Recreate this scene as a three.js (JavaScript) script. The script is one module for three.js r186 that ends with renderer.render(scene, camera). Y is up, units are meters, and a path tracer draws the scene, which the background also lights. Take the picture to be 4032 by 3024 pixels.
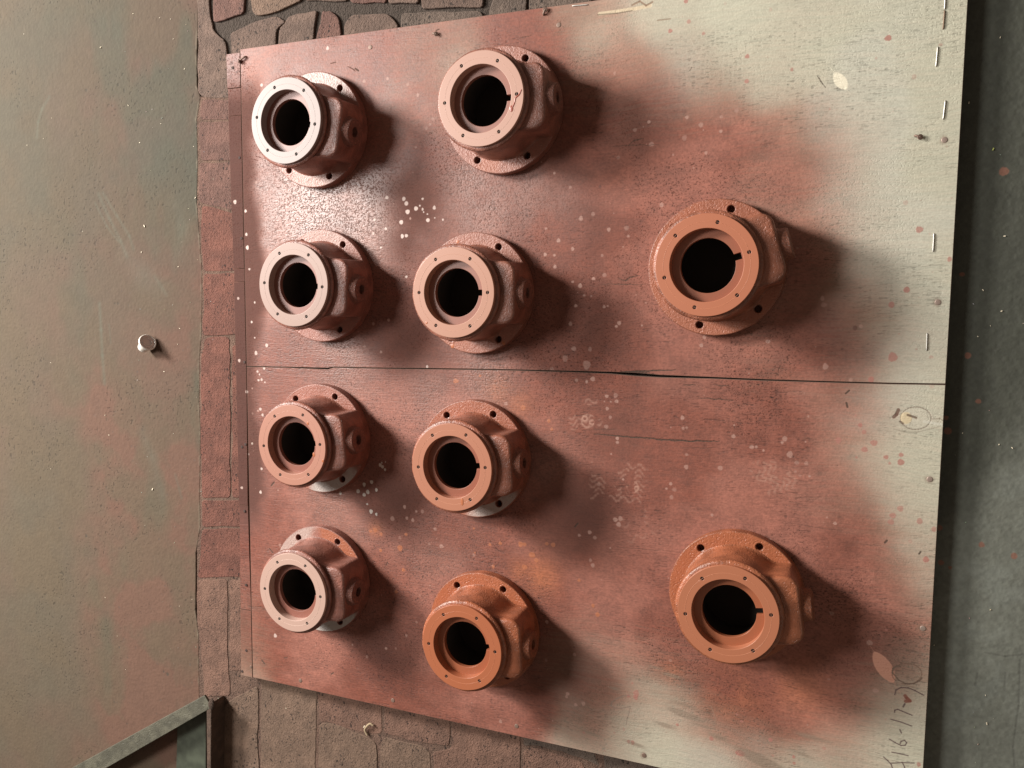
import * as THREE from 'three';
import { mergeGeometries, mergeVertices } from 'three/addons/utils/BufferGeometryUtils.js';
import { RectAreaLightUniformsLib } from 'three/addons/lights/RectAreaLightUniformsLib.js';

// ---------------------------------------------------------------- camera, lights, exposure
// Metres. y = 0 is the top of the plywood board; +x runs to the right of the photograph, +z to its bottom.
RectAreaLightUniformsLib.init();
const scene = new THREE.Scene();
const ROT = [[0.92312, -0.38444, -0.00794], [0.04403, 0.08515, 0.9954], [-0.38199, -0.91922, 0.09552]];   // camera right, down, forward
const FOCAL = 3273;                                                   // in pixels of the 4032 x 3024 photograph
const camera = new THREE.PerspectiveCamera(2 * Math.atan(1512 / FOCAL) * 180 / Math.PI, 4 / 3, 0.02, 30);
camera.position.set(0, 1, 0);
camera.quaternion.setFromRotationMatrix(new THREE.Matrix4().makeBasis(
  new THREE.Vector3(...ROT[0]), new THREE.Vector3(...ROT[1]).negate(), new THREE.Vector3(...ROT[2]).negate()));
scene.add(camera);

const renderer = new THREE.WebGLRenderer({ antialias: true });
renderer.setSize(1024, 768);
renderer.toneMapping = THREE.LinearToneMapping;
renderer.toneMappingExposure = 0.93;
renderer.shadowMap.enabled = true;

scene.background = new THREE.Color().setRGB(0.19, 0.148, 0.12);       // dim workshop all round
function area(x, y, z, w, h, color, intensity, tx, ty, tz) {
  const l = new THREE.RectAreaLight(color, intensity, w, h);
  l.position.set(x, y, z); l.lookAt(tx, ty, tz); scene.add(l); return l;
}
area(-2.6, 1.2, -0.9, 0.5, 0.5, 0xfffaf3, 200, -0.2, 0, 0.1);       // the bright opening at the far left
area(-2.3, 2.25, -0.5, 0.7, 0.7, 0xfdfbf7, 47, -0.4, 0, 0.05);       // a second one high up on the same side
area(1.6, 1.7, 0.9, 0.8, 0.8, 0xe8efdf, 1.5, 0, 0, 0.2);             // pale daylight behind the photographer

// ---------------------------------------------------------------- helpers
let seed = 7;
const rnd = () => { seed = (seed * 1664525 + 1013904223) >>> 0; return seed / 4294967296; };
const rr = (a, b) => a + (b - a) * rnd();
const clamp = (v, a = 0, b = 1) => Math.min(b, Math.max(a, v));
const lerp = (a, b, t) => a + (b - a) * t;
const smooth = (a, b, v) => { const t = clamp((v - a) / (b - a)); return t * t * (3 - 2 * t); };
// where a spot measured on the photograph lies on the horizontal plane at height y
function at(px, py, y = 0) {
  const a = (px - 2016) / FOCAL, b = (py - 1512) / FOCAL;
  const d = [0, 1, 2].map((i) => ROT[0][i] * a + ROT[1][i] * b + ROT[2][i]);
  const s = (y - 1) / d[1];
  return [d[0] * s, d[2] * s];
}
function hash(x, y) { let h = (x * 374761393 + y * 668265263) | 0; h = Math.imul(h ^ (h >>> 13), 1274126177); return ((h ^ (h >>> 16)) >>> 0) / 4294967296; }
function vnoise(x, y) {
  const xi = Math.floor(x), yi = Math.floor(y), fx = x - xi, fy = y - yi;
  const u = fx * fx * (3 - 2 * fx), v = fy * fy * (3 - 2 * fy);
  const a = hash(xi, yi), b = hash(xi + 1, yi), c = hash(xi, yi + 1), d = hash(xi + 1, yi + 1);
  return a + (b - a) * u + (c - a) * v + (a - b - c + d) * u * v;
}
const fbm = (x, y, n = 4) => { let s = 0, a = 0.5, t = 0; for (let i = 0; i < n; i++) { s += a * vnoise(x, y); t += a; a *= 0.5; x = x * 2.03 + 17.1; y = y * 2.03 + 9.7; } return s / t; };
const toS = (v) => { v = clamp(v); return 255 * (v <= 0.0031308 ? 12.92 * v : 1.055 * Math.pow(v, 1 / 2.4) - 0.055); };
function dataTex(data, w, h, srgb, repeat) {
  const t = new THREE.DataTexture(data, w, h, THREE.RGBAFormat);
  t.magFilter = THREE.LinearFilter; t.minFilter = THREE.LinearMipmapLinearFilter; t.generateMipmaps = true;
  if (srgb) t.colorSpace = THREE.SRGBColorSpace;
  t.wrapS = t.wrapT = repeat ? THREE.RepeatWrapping : THREE.ClampToEdgeWrapping;
  t.needsUpdate = true; return t;
}
// a tile of noise made periodic by blending with its shifted self
function tile(n, fn) {
  const d = new Uint8Array(n * n * 4);
  for (let j = 0; j < n; j++) for (let i = 0; i < n; i++) {
    const u = i / n, v = j / n, wu = smooth(0.7, 1, u), wv = smooth(0.7, 1, v);
    const a = lerp(fn(u, v), fn(u - 1, v), wu), b = lerp(fn(u, v - 1), fn(u - 1, v - 1), wu);
    const g = 255 * clamp(lerp(a, b, wv)), k = (j * n + i) * 4;
    d[k] = d[k + 1] = d[k + 2] = g; d[k + 3] = 255;
  }
  return d;
}
const castTile = dataTex(tile(512, (u, v) => { const n = fbm(u * 26 + 40, v * 26 + 40, 3), m = fbm(u * 70 + 90, v * 70 + 90, 2); return 0.65 * n + 0.35 * m - 0.5 * smooth(0.72, 0.85, vnoise(u * 30 + 200, v * 30 + 200)); }), 512, 512, false, true);
const gritTile = dataTex(tile(512, (u, v) => 0.5 * fbm(u * 14 + 20, v * 14 + 20, 3) + 0.5 * fbm(u * 80 + 60, v * 80 + 60, 3) - 0.6 * smooth(0.78, 0.88, vnoise(u * 45 + 300, v * 45 + 300))), 512, 512, false, true);
const mottle = (() => { const t = tile(256, (u, v) => 0.8 + 0.2 * smooth(0.2, 0.8, fbm(u * 7 + 5, v * 7 + 5, 5))); return dataTex(t, 256, 256, true, true); })();
const perMetre = (t, m) => { const c = t.clone(); c.repeat.set(1 / m, 1 / m); c.needsUpdate = true; return c; };

const rgb = (r, g, b) => new THREE.Color().setRGB(r, g, b);
const names = {};
function numbered(n) { names[n] = (names[n] ?? -1) + 1; return names[n] ? `${n}_${String(names[n]).padStart(3, '0')}` : n; }
function tag(o, label, category, group) { o.userData.label = label; o.userData.category = category; if (group) o.userData.group = group; return o; }
function thing(name, label, category, x, y, z, turn = 0, group) {
  const o = new THREE.Group(); o.name = numbered(name); o.position.set(x, y, z); o.rotation.y = turn;
  scene.add(o); return tag(o, label, category, group);
}
function part(name, geo, mat, parent) {
  const m = new THREE.Mesh(geo, mat); m.name = name; m.castShadow = m.receiveShadow = true; parent.add(m); return m;
}
// a flat-topped slab from an outline of [x, z] points: top at y, given thickness, rounded edge
function slab(pts, y, thick, bevel = 0.002, holes = []) {
  const s = new THREE.Shape(pts.map(([x, z]) => new THREE.Vector2(x, -z)));
  for (const h of holes) s.holes.push(h);
  const g = new THREE.ExtrudeGeometry(s, { depth: thick - bevel * 2, bevelEnabled: bevel > 0, bevelThickness: bevel, bevelSize: bevel, bevelOffset: -bevel, bevelSegments: 2, curveSegments: 24 });
  g.rotateX(-Math.PI / 2); g.translate(0, y - thick + bevel, 0);
  return g;
}
function planarUV(g, x0, z0, w, h) {
  const p = g.attributes.position, uv = g.attributes.uv;
  for (let i = 0; i < p.count; i++) uv.setXY(i, (p.getX(i) - x0) / w, (p.getZ(i) - z0) / h);
  return g;
}

// ---------------------------------------------------------------- a painter for the flat surfaces
// fields over a rectangle of ground, texel by texel; marks are put where they were measured
class Sheet {
  constructor(x0, z0, w, h, nx, ny) {
    Object.assign(this, { x0, z0, w, h, nx, ny });
    this.c = new Float32Array(nx * ny * 3); this.r = new Float32Array(nx * ny); this.b = new Float32Array(nx * ny);
  }
  fill(fn) {
    for (let j = 0; j < this.ny; j++) for (let i = 0; i < this.nx; i++) {
      const o = fn(this.x0 + (i + 0.5) / this.nx * this.w, this.z0 + (j + 0.5) / this.ny * this.h), k = j * this.nx + i;
      this.c[k * 3] = o[0]; this.c[k * 3 + 1] = o[1]; this.c[k * 3 + 2] = o[2]; this.r[k] = o[3]; this.b[k] = o[4];
    }
  }
  // shape: distance in metres from (x, z) below which the mark covers fully
  mark(xa, za, xb, zb, dist, soft, col, alpha, rough, bump = 0) {
    const sx = this.nx / this.w, sz = this.ny / this.h;
    const i0 = Math.max(0, Math.floor((xa - this.x0) * sx)), i1 = Math.min(this.nx - 1, Math.ceil((xb - this.x0) * sx));
    const j0 = Math.max(0, Math.floor((za - this.z0) * sz)), j1 = Math.min(this.ny - 1, Math.ceil((zb - this.z0) * sz));
    for (let j = j0; j <= j1; j++) for (let i = i0; i <= i1; i++) {
      const x = this.x0 + (i + 0.5) / sx, z = this.z0 + (j + 0.5) / sz;
      const a = alpha * (1 - smooth(-soft, soft, dist(x, z)));
      if (a <= 0) continue;
      const k = j * this.nx + i;
      for (let q = 0; q < 3; q++) this.c[k * 3 + q] = lerp(this.c[k * 3 + q], col[q], a);
      if (rough != null) this.r[k] = lerp(this.r[k], rough, a);
      this.b[k] += bump * a;
    }
  }
  dot(x, z, r, col, alpha = 1, rough = 0.6, bump = 0, soft = 0.0004) {
    const ph = rnd() * 6.28, e = rr(0.88, 1.12), w = rr(0.02, 0.1);
    this.mark(x - r * 1.5, z - r * 1.5, x + r * 1.5, z + r * 1.5, (X, Z) => { const dx = (X - x) * e, dz = (Z - z) / e, a = Math.atan2(dz, dx); return Math.hypot(dx, dz) - r * (1 + w * Math.sin(3 * a + ph) + 0.5 * w * Math.sin(7 * a + ph * 2)); }, soft, col, alpha, rough, bump);
  }
  line(pts, wid, col, alpha = 1, rough = null, bump = 0, soft = 0.0004, broken = 0) {
    for (let q = 0; q + 1 < pts.length; q++) {
      const [ax, az] = pts[q], [bx, bz] = pts[q + 1], l2 = (bx - ax) ** 2 + (bz - az) ** 2 || 1e-9, m = wid + soft * 2;
      this.mark(Math.min(ax, bx) - m, Math.min(az, bz) - m, Math.max(ax, bx) + m, Math.max(az, bz) + m, (X, Z) => {
        const t = clamp(((X - ax) * (bx - ax) + (Z - az) * (bz - az)) / l2);
        return Math.hypot(X - ax - t * (bx - ax), Z - az - t * (bz - az)) - wid / 2 + (broken ? broken * (smooth(0.4, 0.62, fbm(X * 90, Z * 90, 3)) * 2.2 - 0.4) * wid : 0);
      }, soft, col, alpha, rough, bump);
    }
  }
  oval(x, z, rx, rz, turn, col, alpha, rough, bump, soft = 0.0006, pointed = 0) {
    const c = Math.cos(turn), s = Math.sin(turn), m = Math.max(rx, rz) * 1.3 + soft;
    this.mark(x - m, z - m, x + m, z + m, (X, Z) => {
      const u = ((X - x) * c + (Z - z) * s) / rx, v = (-(X - x) * s + (Z - z) * c) / rz;
      return pointed ? (Math.abs(v) - Math.pow(Math.max(0, 1 - u * u), 0.72)) * rz : (Math.hypot(u, v) - 1) * Math.min(rx, rz);
    }, soft, col, alpha, rough, bump);
  }
  textures() {
    const n = this.nx * this.ny, C = new Uint8Array(n * 4), R = new Uint8Array(n * 4), B = new Uint8Array(n * 4);
    for (let k = 0; k < n; k++) {
      for (let q = 0; q < 3; q++) C[k * 4 + q] = toS(this.c[k * 3 + q]);
      R[k * 4] = R[k * 4 + 1] = R[k * 4 + 2] = 255 * clamp(this.r[k]); B[k * 4] = B[k * 4 + 1] = B[k * 4 + 2] = 255 * clamp(this.b[k]);
      C[k * 4 + 3] = R[k * 4 + 3] = B[k * 4 + 3] = 255;
    }
    this.c = this.r = this.b = null;
    return { map: dataTex(C, this.nx, this.ny, true), roughnessMap: dataTex(R, this.nx, this.ny), bumpMap: dataTex(B, this.nx, this.ny) };
  }
}
const mix3 = (a, b, t) => [lerp(a[0], b[0], t), lerp(a[1], b[1], t), lerp(a[2], b[2], t)];

// ---------------------------------------------------------------- the setting: ground, slabs, bricks
const FLOOR = -0.020;
const dirt = new THREE.MeshStandardMaterial({ color: rgb(0.055, 0.04, 0.031), roughness: 1, bumpMap: perMetre(gritTile, 0.08), bumpScale: 0.004 });
const ground = new THREE.Mesh(slab([[-3, -3], [3, -3], [3, 3], [-3, 3]], FLOOR - 0.0032, 0.05, 0), dirt);
ground.name = 'ground'; ground.receiveShadow = true; tag(ground, 'dark gritty dirt in the joints between the paving bricks', 'ground'); ground.userData.kind = 'structure'; scene.add(ground);

// red oxide, wood, cement: base colours
const RED = [0.18, 0.055, 0.034], DUST_SHADE = [0.1, 0.037, 0.026], WOOD = [0.46, 0.445, 0.345], TAN = [0.36, 0.285, 0.2], ORANGE = [0.36, 0.115, 0.05];

// left concrete slab, with red overspray drifting in from the board
{
  const [x0, z0] = [-1.5, -0.62], w = 0.66, h = 1.5;
  const S = new Sheet(x0, z0, w, h, 900, 2048);
  const e0 = at(785, 1500, FLOOR)[0];
  S.fill((x, z) => {
    const warp = fbm(x * 6 + 3, z * 6 + 8, 4), n = fbm(x * 16 + 9, z * 16, 5), f = fbm(x * 260, z * 260, 3), g = fbm(x * 60 + 30, z * 60 + 11, 4);
    const near = smooth(-0.4, 0.0, x - e0), down = smooth(-0.45, 0.25, z);
    const spray = clamp((0.2 + 0.8 * near) * (0.35 + 0.75 * down) * (0.5 + 1.1 * smooth(0.3, 0.7, warp)) * (0.55 + 0.9 * smooth(0.35, 0.62, n)));
    const cement = mix3([0.082, 0.061, 0.037], [0.073, 0.062, 0.04], smooth(0.3, 0.7, n));
    const worn = smooth(0.5, 0.68, fbm(x * 9 + 50, z * 4 + 20, 4)) * near;
    let c = mix3(cement, [0.115, 0.056, 0.037], clamp(spray * 0.85 - worn * 0.5));
    c = mix3(c, [0.06, 0.061, 0.043], worn * 0.45);
    const k = (0.86 + 0.16 * f + 0.14 * (g - 0.5)) * lerp(0.84, 1.16, smooth(-0.4, 0.55, z + 0.15 * (warp - 0.5))), pit = smooth(0.8, 0.92, vnoise(x * 330 + 70, z * 330)) * smooth(0.45, 0.7, fbm(x * 12 + 70, z * 12, 3));
    return [c[0] * k * (1 - 0.38 * pit), c[1] * k * (1 - 0.38 * pit), c[2] * k * (1 - 0.38 * pit), 0.92, 0.5 * f + 0.3 * g - 0.5 * pit];
  });
  const P = (x, y) => at(x, y, FLOOR);
  const scuff = [0.086, 0.09, 0.066];
  for (const [pts, wd, a] of [
    [[[195, 380], [165, 430], [150, 480], [145, 540]], 0.004, 0.5], [[[388, 765], [430, 860], [475, 950], [500, 1010]], 0.005, 0.55],
    [[[405, 760], [460, 850], [510, 930], [525, 980]], 0.004, 0.5], [[[375, 800], [420, 890], [465, 950]], 0.003, 0.5],
    [[[392, 1195], [398, 1300], [403, 1400], [412, 1510]], 0.005, 0.7], [[[430, 1280], [436, 1350]], 0.003, 0.4], [[[610, 1090], [655, 1160]], 0.005, 0.45],
    [[[690, 800], [720, 900], [705, 1000]], 0.02, 0.25], [[[560, 1700], [600, 1800], [640, 1950]], 0.014, 0.35], [[[690, 1870], [715, 1960]], 0.004, 0.5], [[[500, 1000], [560, 1080], [620, 1130]], 0.028, 0.3]]) S.line(pts.map(([a, b]) => P(a, b)), wd, scuff, a * 0.7, 0.9, 0, wd * 0.9);
  for (const [x, y, r] of [[340, 2110, 9], [235, 2080, 7], [245, 2060, 5], [645, 2645, 6], [660, 2655, 10], [560, 1690, 4], [465, 1195, 6], [453, 1195, 5], [375, 85, 7], [340, 355, 7], [770, 185, 8], [730, 290, 6], [450, 2765, 5], [500, 2850, 4], [30, 2690, 6], [60, 2285, 5], [470, 2550, 5]]) S.dot(...P(x, y), r / 3300, [0.05, 0.04, 0.03], 0.75, 0.95, -0.3, 0.0012);
  for (let i = 0; i < 240; i++) S.dot(rr(x0 + 0.3, e0), rr(z0, z0 + h), rr(0.0006, 0.0022), [0.07, 0.055, 0.045], rr(0.15, 0.5), 0.95, -0.2, 0.001);
  const edge = [[790, -300], [786, -60], [776, 200], [776, 340], [790, 384], [776, 470], [780, 640], [776, 795], [787, 930], [797, 1068], [797, 1200], [794, 1322], [786, 1420], [786, 1600], [791, 1700], [788, 1950], [790, 2075], [772, 2180], [772, 2270], [770, 2400], [783, 2500], [786, 2745], [792, 3060], [792, 3500]].map(([a, b]) => P(a - 1, b));
  S.line(edge.map(([a, b]) => [a - 0.0012, b]), 0.0024, [0.17, 0.135, 0.095], 0.5, 0.9, 0.1, 0.0016, 0.5);
  const g = planarUV(slab([[x0, edge[0][1]], ...edge, [x0, edge.at(-1)[1]]], FLOOR, 0.05, 0.0015), x0, z0, w, h);
  const m = new THREE.Mesh(g, new THREE.MeshStandardMaterial({ ...S.textures(), bumpScale: 0.001, roughness: 1 }));
  m.name = 'concrete_slab'; m.receiveShadow = m.castShadow = true; m.userData.kind = 'structure'; tag(m, 'olive grey concrete slab dusted with red overspray left of the bricks', 'floor'); scene.add(m);
}
// dark concrete floor to the right of the board
{
  const [x0, z0] = [-0.05, -0.75], w = 0.6, h = 1.8;
  const S = new Sheet(x0, z0, w, h, 768, 2048);
  const P = (x, y) => at(x, y, FLOOR), darkMid = [3935, 1650], o = P(...darkMid);
  S.fill((x, z) => {
    const n = fbm(x * 8 + 4, z * 8 + 2, 5), f = fbm(x * 240, z * 240, 3), g = fbm(x * 45 + 8, z * 45, 4);
    const edge = 0.24 - 0.9 * (z - 0.0) * (z > 0 ? 0.55 : 1) + 0.09 * (n - 0.5);
    const darkStrip = 1 - smooth(edge - 0.06, edge + 0.03, x);   // darker strip beside the board, wider towards the top
    let c = mix3([0.135, 0.14, 0.115], [0.04, 0.042, 0.03], 0.85 * clamp(darkStrip));
    c = mix3(c, [0.15, 0.16, 0.138], 0.5 * smooth(0.45, 0.75, g) * (1 - clamp(darkStrip)));
    const k = 0.72 + 0.4 * f + 0.2 * (g - 0.5);
    return [c[0] * k, c[1] * k, c[2] * k, lerp(0.85, 0.75, darkStrip), 0.5 * f + 0.5 * g];
  });
  for (const pts of [[[4018, 2600], [4012, 2780], [4000, 2860], [3990, 2940], [3998, 3060]], [[3880, 2570], [3960, 2585], [4030, 2578]], [[3960, 2650], [3955, 2720]], [[3840, 2700], [3850, 2650]]]) S.line(pts.map(([a, b]) => P(a, b)), 0.0016, [0.05, 0.05, 0.042], 0.5, 0.9, -0.3, 0.0012);
  for (const [x, y, r] of [[3852, 1580, 9], [3725, 1645, 8], [3732, 1697, 13], [3700, 2078, 10], [3865, 2145, 10], [3993, 2189, 11], [3705, 2215, 10], [3741, 2235, 6], [3953, 675, 15], [3788, 1080, 8], [3811, 1400, 11]]) S.dot(...P(x, y), r / 3300, [0.2, 0.085, 0.055], 0.8, 0.8);
  const g = planarUV(slab([P(3560, -400), [0.55, -0.75], [0.55, 1.05], P(3560, 3500)].map(([a, b], i) => (i === 0 || i === 3) ? [0.03, i ? 1.05 : -0.75] : [a, b]), FLOOR, 0.05, 0), x0, z0, w, h);
  const m = new THREE.Mesh(g, new THREE.MeshStandardMaterial({ ...S.textures(), bumpScale: 0.0011, roughness: 1 }));
  m.name = 'concrete_floor'; m.receiveShadow = true; m.userData.kind = 'structure'; tag(m, 'dark concrete floor along the right side of the board', 'floor'); scene.add(m);
}
// old bricks and setts under and around the board
{
  const paving = new THREE.Group(); paving.name = 'brick_paving'; paving.userData.kind = 'structure';
  tag(paving, 'worn brick paving dusted with red paint around the plywood board', 'paving'); scene.add(paving);
  const bm = perMetre(gritTile, 0.07), mm = perMetre(dataTex(tile(512, (u, v) => (0.87 + 0.13 * smooth(0.25, 0.75, fbm(u * 9 + 5, v * 9 + 5, 5))) * (1 - 0.5 * smooth(0.76, 0.9, vnoise(u * 75 + 9, v * 60 + 9)) * smooth(0.4, 0.6, fbm(u * 8 + 30, v * 8 + 30, 3)))), 512, 512, true, true), 0.16);
  const M = [[0.158, 0.06, 0.041], [0.145, 0.072, 0.055], [0.14, 0.09, 0.068], [0.185, 0.117, 0.081], [0.185, 0.1, 0.07], [0.13, 0.093, 0.072]].map((c) => new THREE.MeshStandardMaterial({ color: rgb(...c), map: mm, roughness: 0.92, bumpMap: bm, bumpScale: 0.0022 }));
  const bricks = [
    [2, [780, -90], [824, -90], [826, 60], [840, 120], [885, 160], [893, 210], [905, 385], [800, 383], [778, 360]], [1, [836, -90], [962, -90], [958, 52], [846, 88], [838, 70]],
    [3, [985, -90], [1190, -90], [1186, 0], [1090, 45], [1010, 62], [992, 45]], [2, [1197, -90], [1368, -90], [1368, 3], [1200, 2]], [1, [1376, -90], [1520, -90], [1520, 11], [1378, 10]], [2, [1526, -90], [1648, -90], [1646, 14], [1528, 14]],
    [2, [1656, -90], [1915, -90], [1900, 28], [1660, 34]], [2, [905, 130], [1000, 85], [1085, 62], [1125, 85], [1090, 112], [1084, 165], [1086, 270], [910, 270]],
    [2, [1098, 114], [1135, 64], [1248, 38], [1236, 110], [1224, 260], [1095, 270]], [1, [1246, 140], [1268, 42], [1300, 42], [1334, 72], [1342, 140], [1340, 240], [1234, 240]],
    [2, [1354, 97], [1386, 57], [1520, 52], [1556, 82], [1568, 118], [1560, 200], [1352, 200]], [5, [1580, 50], [1888, 42], [1912, 74], [1908, 150], [1580, 150]],
    [5, [1925, 110], [1925, 40], [1960, -60], [2072, -60], [2074, 80]], [5, [2084, 60], [2086, -60], [2330, -60], [2330, 30]],
    [1, [794, 393], [968, 392], [968, 470], [788, 471]], [1, [784, 479], [968, 477], [968, 631], [790, 632]], [1, [786, 640], [968, 638], [968, 800], [915, 828], [784, 796]],
    [0, [794, 808], [915, 840], [985, 846], [985, 1064], [802, 1068], [792, 930]], [0, [802, 1078], [990, 1076], [990, 1316], [798, 1321]],
    [0, [806, 1332], [870, 1324], [903, 1332], [906, 1490], [906, 1960], [795, 1962], [790, 1500], [792, 1400]], [0, [914, 1360], [995, 1350], [995, 1960], [914, 1960]],
    [0, [794, 1970], [1005, 1967], [1005, 2070], [796, 2076]], [0, [796, 2084], [1005, 2080], [1005, 2272], [778, 2276]], [4, [778, 2284], [893, 2281], [895, 2560], [905, 2740], [806, 2744], [790, 2560], [776, 2400]], [4, [903, 2282], [1015, 2282], [1018, 2640], [905, 2640]],
    [3, [856, 2800], [915, 2752], [1014, 2700], [1018, 3120], [842, 3120]], [3, [1027, 2640], [1246, 2690], [1241, 3120], [1025, 3120]], [4, [1254, 2690], [1502, 2750], [1504, 2888], [1440, 2886], [1258, 2838]],
    [3, [1256, 2852], [1300, 2847], [1440, 2898], [1480, 2926], [1490, 3120], [1249, 3120]], [4, [1511, 2745], [1770, 2810], [1768, 2938], [1660, 2924], [1513, 2890]], [3, [1498, 2936], [1516, 2902], [1660, 2936], [1692, 2962], [1702, 3120], [1500, 3120]],
    [4, [1780, 2815], [2042, 2870], [2050, 2940], [2046, 3120], [1712, 3120], [1704, 2962], [1778, 2948]], [4, [2060, 2955], [2110, 2946], [2290, 3000], [2350, 3120], [2056, 3120]], [5, [2058, 2880], [2330, 2940], [2362, 3020], [2300, 2988], [2120, 2936], [2062, 2938]], [5, [2374, 2950], [2590, 3005], [2660, 3120], [2384, 3120]]];
  part('mortar', slab([[775, 380], [1100, 380], [1100, 2560], [2700, 2940], [2760, 3160], [775, 3160]].map(([a, b]) => at(a, b, FLOOR)), FLOOR - 0.0006, 0.03, 0), new THREE.MeshStandardMaterial({ color: rgb(0.155, 0.092, 0.066), map: mm, roughness: 1, bumpMap: bm, bumpScale: 0.003 }), paving);
  for (const [mat, ...pts] of bricks) {
    const low = pts[0][1] > 350, top = FLOOR + (low ? rr(-0.0002, 0.0005) : rr(0, 0.0012));
    const cx = pts.reduce((s, p) => s + p[0], 0) / pts.length, cy = pts.reduce((s, p) => s + p[1], 0) / pts.length;
    const q = [];                                                       // soft corners, slightly wandering sides
    pts.forEach((p, i) => {
      const n = pts[(i + 1) % pts.length], l = Math.hypot(n[0] - p[0], n[1] - p[1]), r = Math.min(8, l * 0.15);
      const steps = Math.max(2, Math.round(l / 45));
      for (let k = 0; k <= steps; k++) { const t = lerp(r / l, 1 - r / l, k / steps), j = k && k < steps ? 3.5 : 0; q.push([lerp(p[0], n[0], t) + rr(-j, j), lerp(p[1], n[1], t) + rr(-j, j)]); }
    });
    const g = slab(q.map(([a, b]) => at(a, b, top)), top, 0.03, low ? 0.0006 : 0.0014);
    part(numbered('brick'), g, M[mat], paving);
  }
}

// ---------------------------------------------------------------- the plywood board
const BX0 = -0.8708, BX1 = 0.089, BZ0 = -0.3659, BZ1 = 0.5842;
{
  const board = thing('plywood_board', 'plywood board overspray-painted red brown with bare pale right edge, castings on it', 'board', 0, 0, 0);
  const EA = at(946, 207), EB = at(995, 2640), edgeX = (z) => lerp(EA[0], EB[0], (z - EA[1]) / (EB[1] - EA[1])), LX0 = EA[0], W = 1.0, H = 0.99, X0 = -0.89, Z0 = -0.386;
  const S = new Sheet(X0, Z0, W, H, 2048, 2048);
  const spot = (list) => list.map(([x, y, r, v]) => [...at(x, y), r / 3350, v]);
  // how much red the wood carries: [x, y, value] spots measured on the photograph, blended smoothly
  const cover = [[3300, 2450, 0.97], [3400, 2500, 0.92], [3450, 2380, 0.92], [3350, 2620, 0.92], [3240, 2300, 1], [3100, 2750, 0.95], [2600, 2560, 0.85], [2350, 2720, 0.8], [2350, 300, 0.7], [2450, 450, 0.8], [2350, 480, 0.85], [2550, 600, 0.9], [2300, 600, 0.95], [2800, 2550, 0.92], [2720, 2600, 0.8], [3000, 2700, 0.97], [3100, 2600, 0.97], [3220, 2700, 0.92], [2900, 2800, 0.8], [1000, 300, 1], [1400, 200, 0.95], [1700, 150, 0.7], [1780, 240, 0.55], [1650, 330, 0.75], [2050, 130, 0.9], [2150, 220, 0.9], [2350, 140, 0.35], [2250, 60, 0.55], [2600, 60, 0.12], [2900, 40, 0.0], [2500, 260, 0.6], [2700, 250, 0.3], [2950, 200, 0.06], [2600, 380, 0.78], [2850, 380, 0.5], [3050, 340, 0.15], [3250, 250, 0], [3500, 100, 0], [3700, 200, 0], [3600, 400, 0], [3400, 420, 0.03], [3200, 480, 0.35], [3080, 520, 0.8], [2850, 520, 0.92], [3250, 600, 0.6], [3400, 560, 0.2], [3600, 600, 0], [3500, 700, 0.06], [3320, 720, 0.4], [3150, 700, 0.85], [3650, 800, 0.02], [3450, 860, 0.15], [3300, 880, 0.45], [3500, 1000, 0.05], [3600, 1050, 0], [3420, 1050, 0.4], [3380, 1200, 0.7], [3520, 1220, 0.25], [3660, 1200, 0.02], [3480, 1350, 0.45], [3600, 1400, 0.05], [3350, 1400, 0.85], [3350, 1560, 0.8], [3450, 1540, 0.4], [3600, 1560, 0], [3300, 1680, 0.75], [3420, 1700, 0.3], [3600, 1760, 0], [3350, 1780, 0.5], [3480, 1830, 0.12], [3640, 1900, 0], [3250, 1850, 0.85], [3400, 1930, 0.75], [3550, 1960, 0.15], [3450, 2080, 0.9], [3580, 2080, 0.15], [3480, 2250, 0.85], [3600, 2230, 0.25], [3660, 2350, 0.3], [3560, 2400, 0.8], [3640, 2500, 0.65], [3560, 2560, 0.75], [3640, 2600, 0.25], [3500, 2650, 0.7], [3560, 2750, 0.05], [3450, 2750, 0.45], [3600, 2950, 0], [3450, 2900, 0.12], [3330, 2800, 0.8], [3300, 2920, 0.35], [3100, 2850, 0.85], [3000, 2950, 0.45], [3150, 3000, 0.2], [2850, 2850, 0.6], [2800, 2980, 0.15], [2650, 2780, 0.3], [2550, 2720, 0.3], [2450, 2850, 0.2], [2600, 2950, 0.05], [2400, 2700, 0.6], [2500, 2600, 0.6], [2650, 2650, 0.7], [2300, 2850, 0.6], [2250, 2930, 0.3], [2100, 2810, 0.92], [1900, 2770, 0.9], [1650, 2730, 0.85], [1500, 2710, 0.88], [1400, 2640, 0.95], [1100, 2640, 0.9], [1030, 2630, 0.7], [1010, 2680, 0.35], [2700, 2500, 0.85], [2900, 2700, 0.95], [2500, 2400, 0.9], [2000, 2300, 1], [2400, 2200, 1], [2600, 1900, 1], [2900, 1900, 1], [3100, 1700, 0.95], [2600, 1600, 0.95], [2500, 1700, 0.85], [2700, 1450, 1], [2500, 1200, 1], [2300, 800, 1], [2700, 700, 1], [2000, 700, 1], [1700, 800, 1], [1300, 800, 0.95], [1100, 800, 1], [1700, 1400, 1], [1300, 1400, 0.95], [1050, 1900, 1], [1700, 2200, 1], [1200, 2600, 0.97], [3200, 1350, 0.9], [3200, 1000, 0.9], [3100, 2200, 1], [3300, 2200, 0.95], [3200, 2500, 0.95], [3000, 2500, 1]].map(([x, y, v]) => [...at(x, y), v]);
  const GN = 96, grid = new Float32Array((GN + 1) ** 2);
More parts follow.
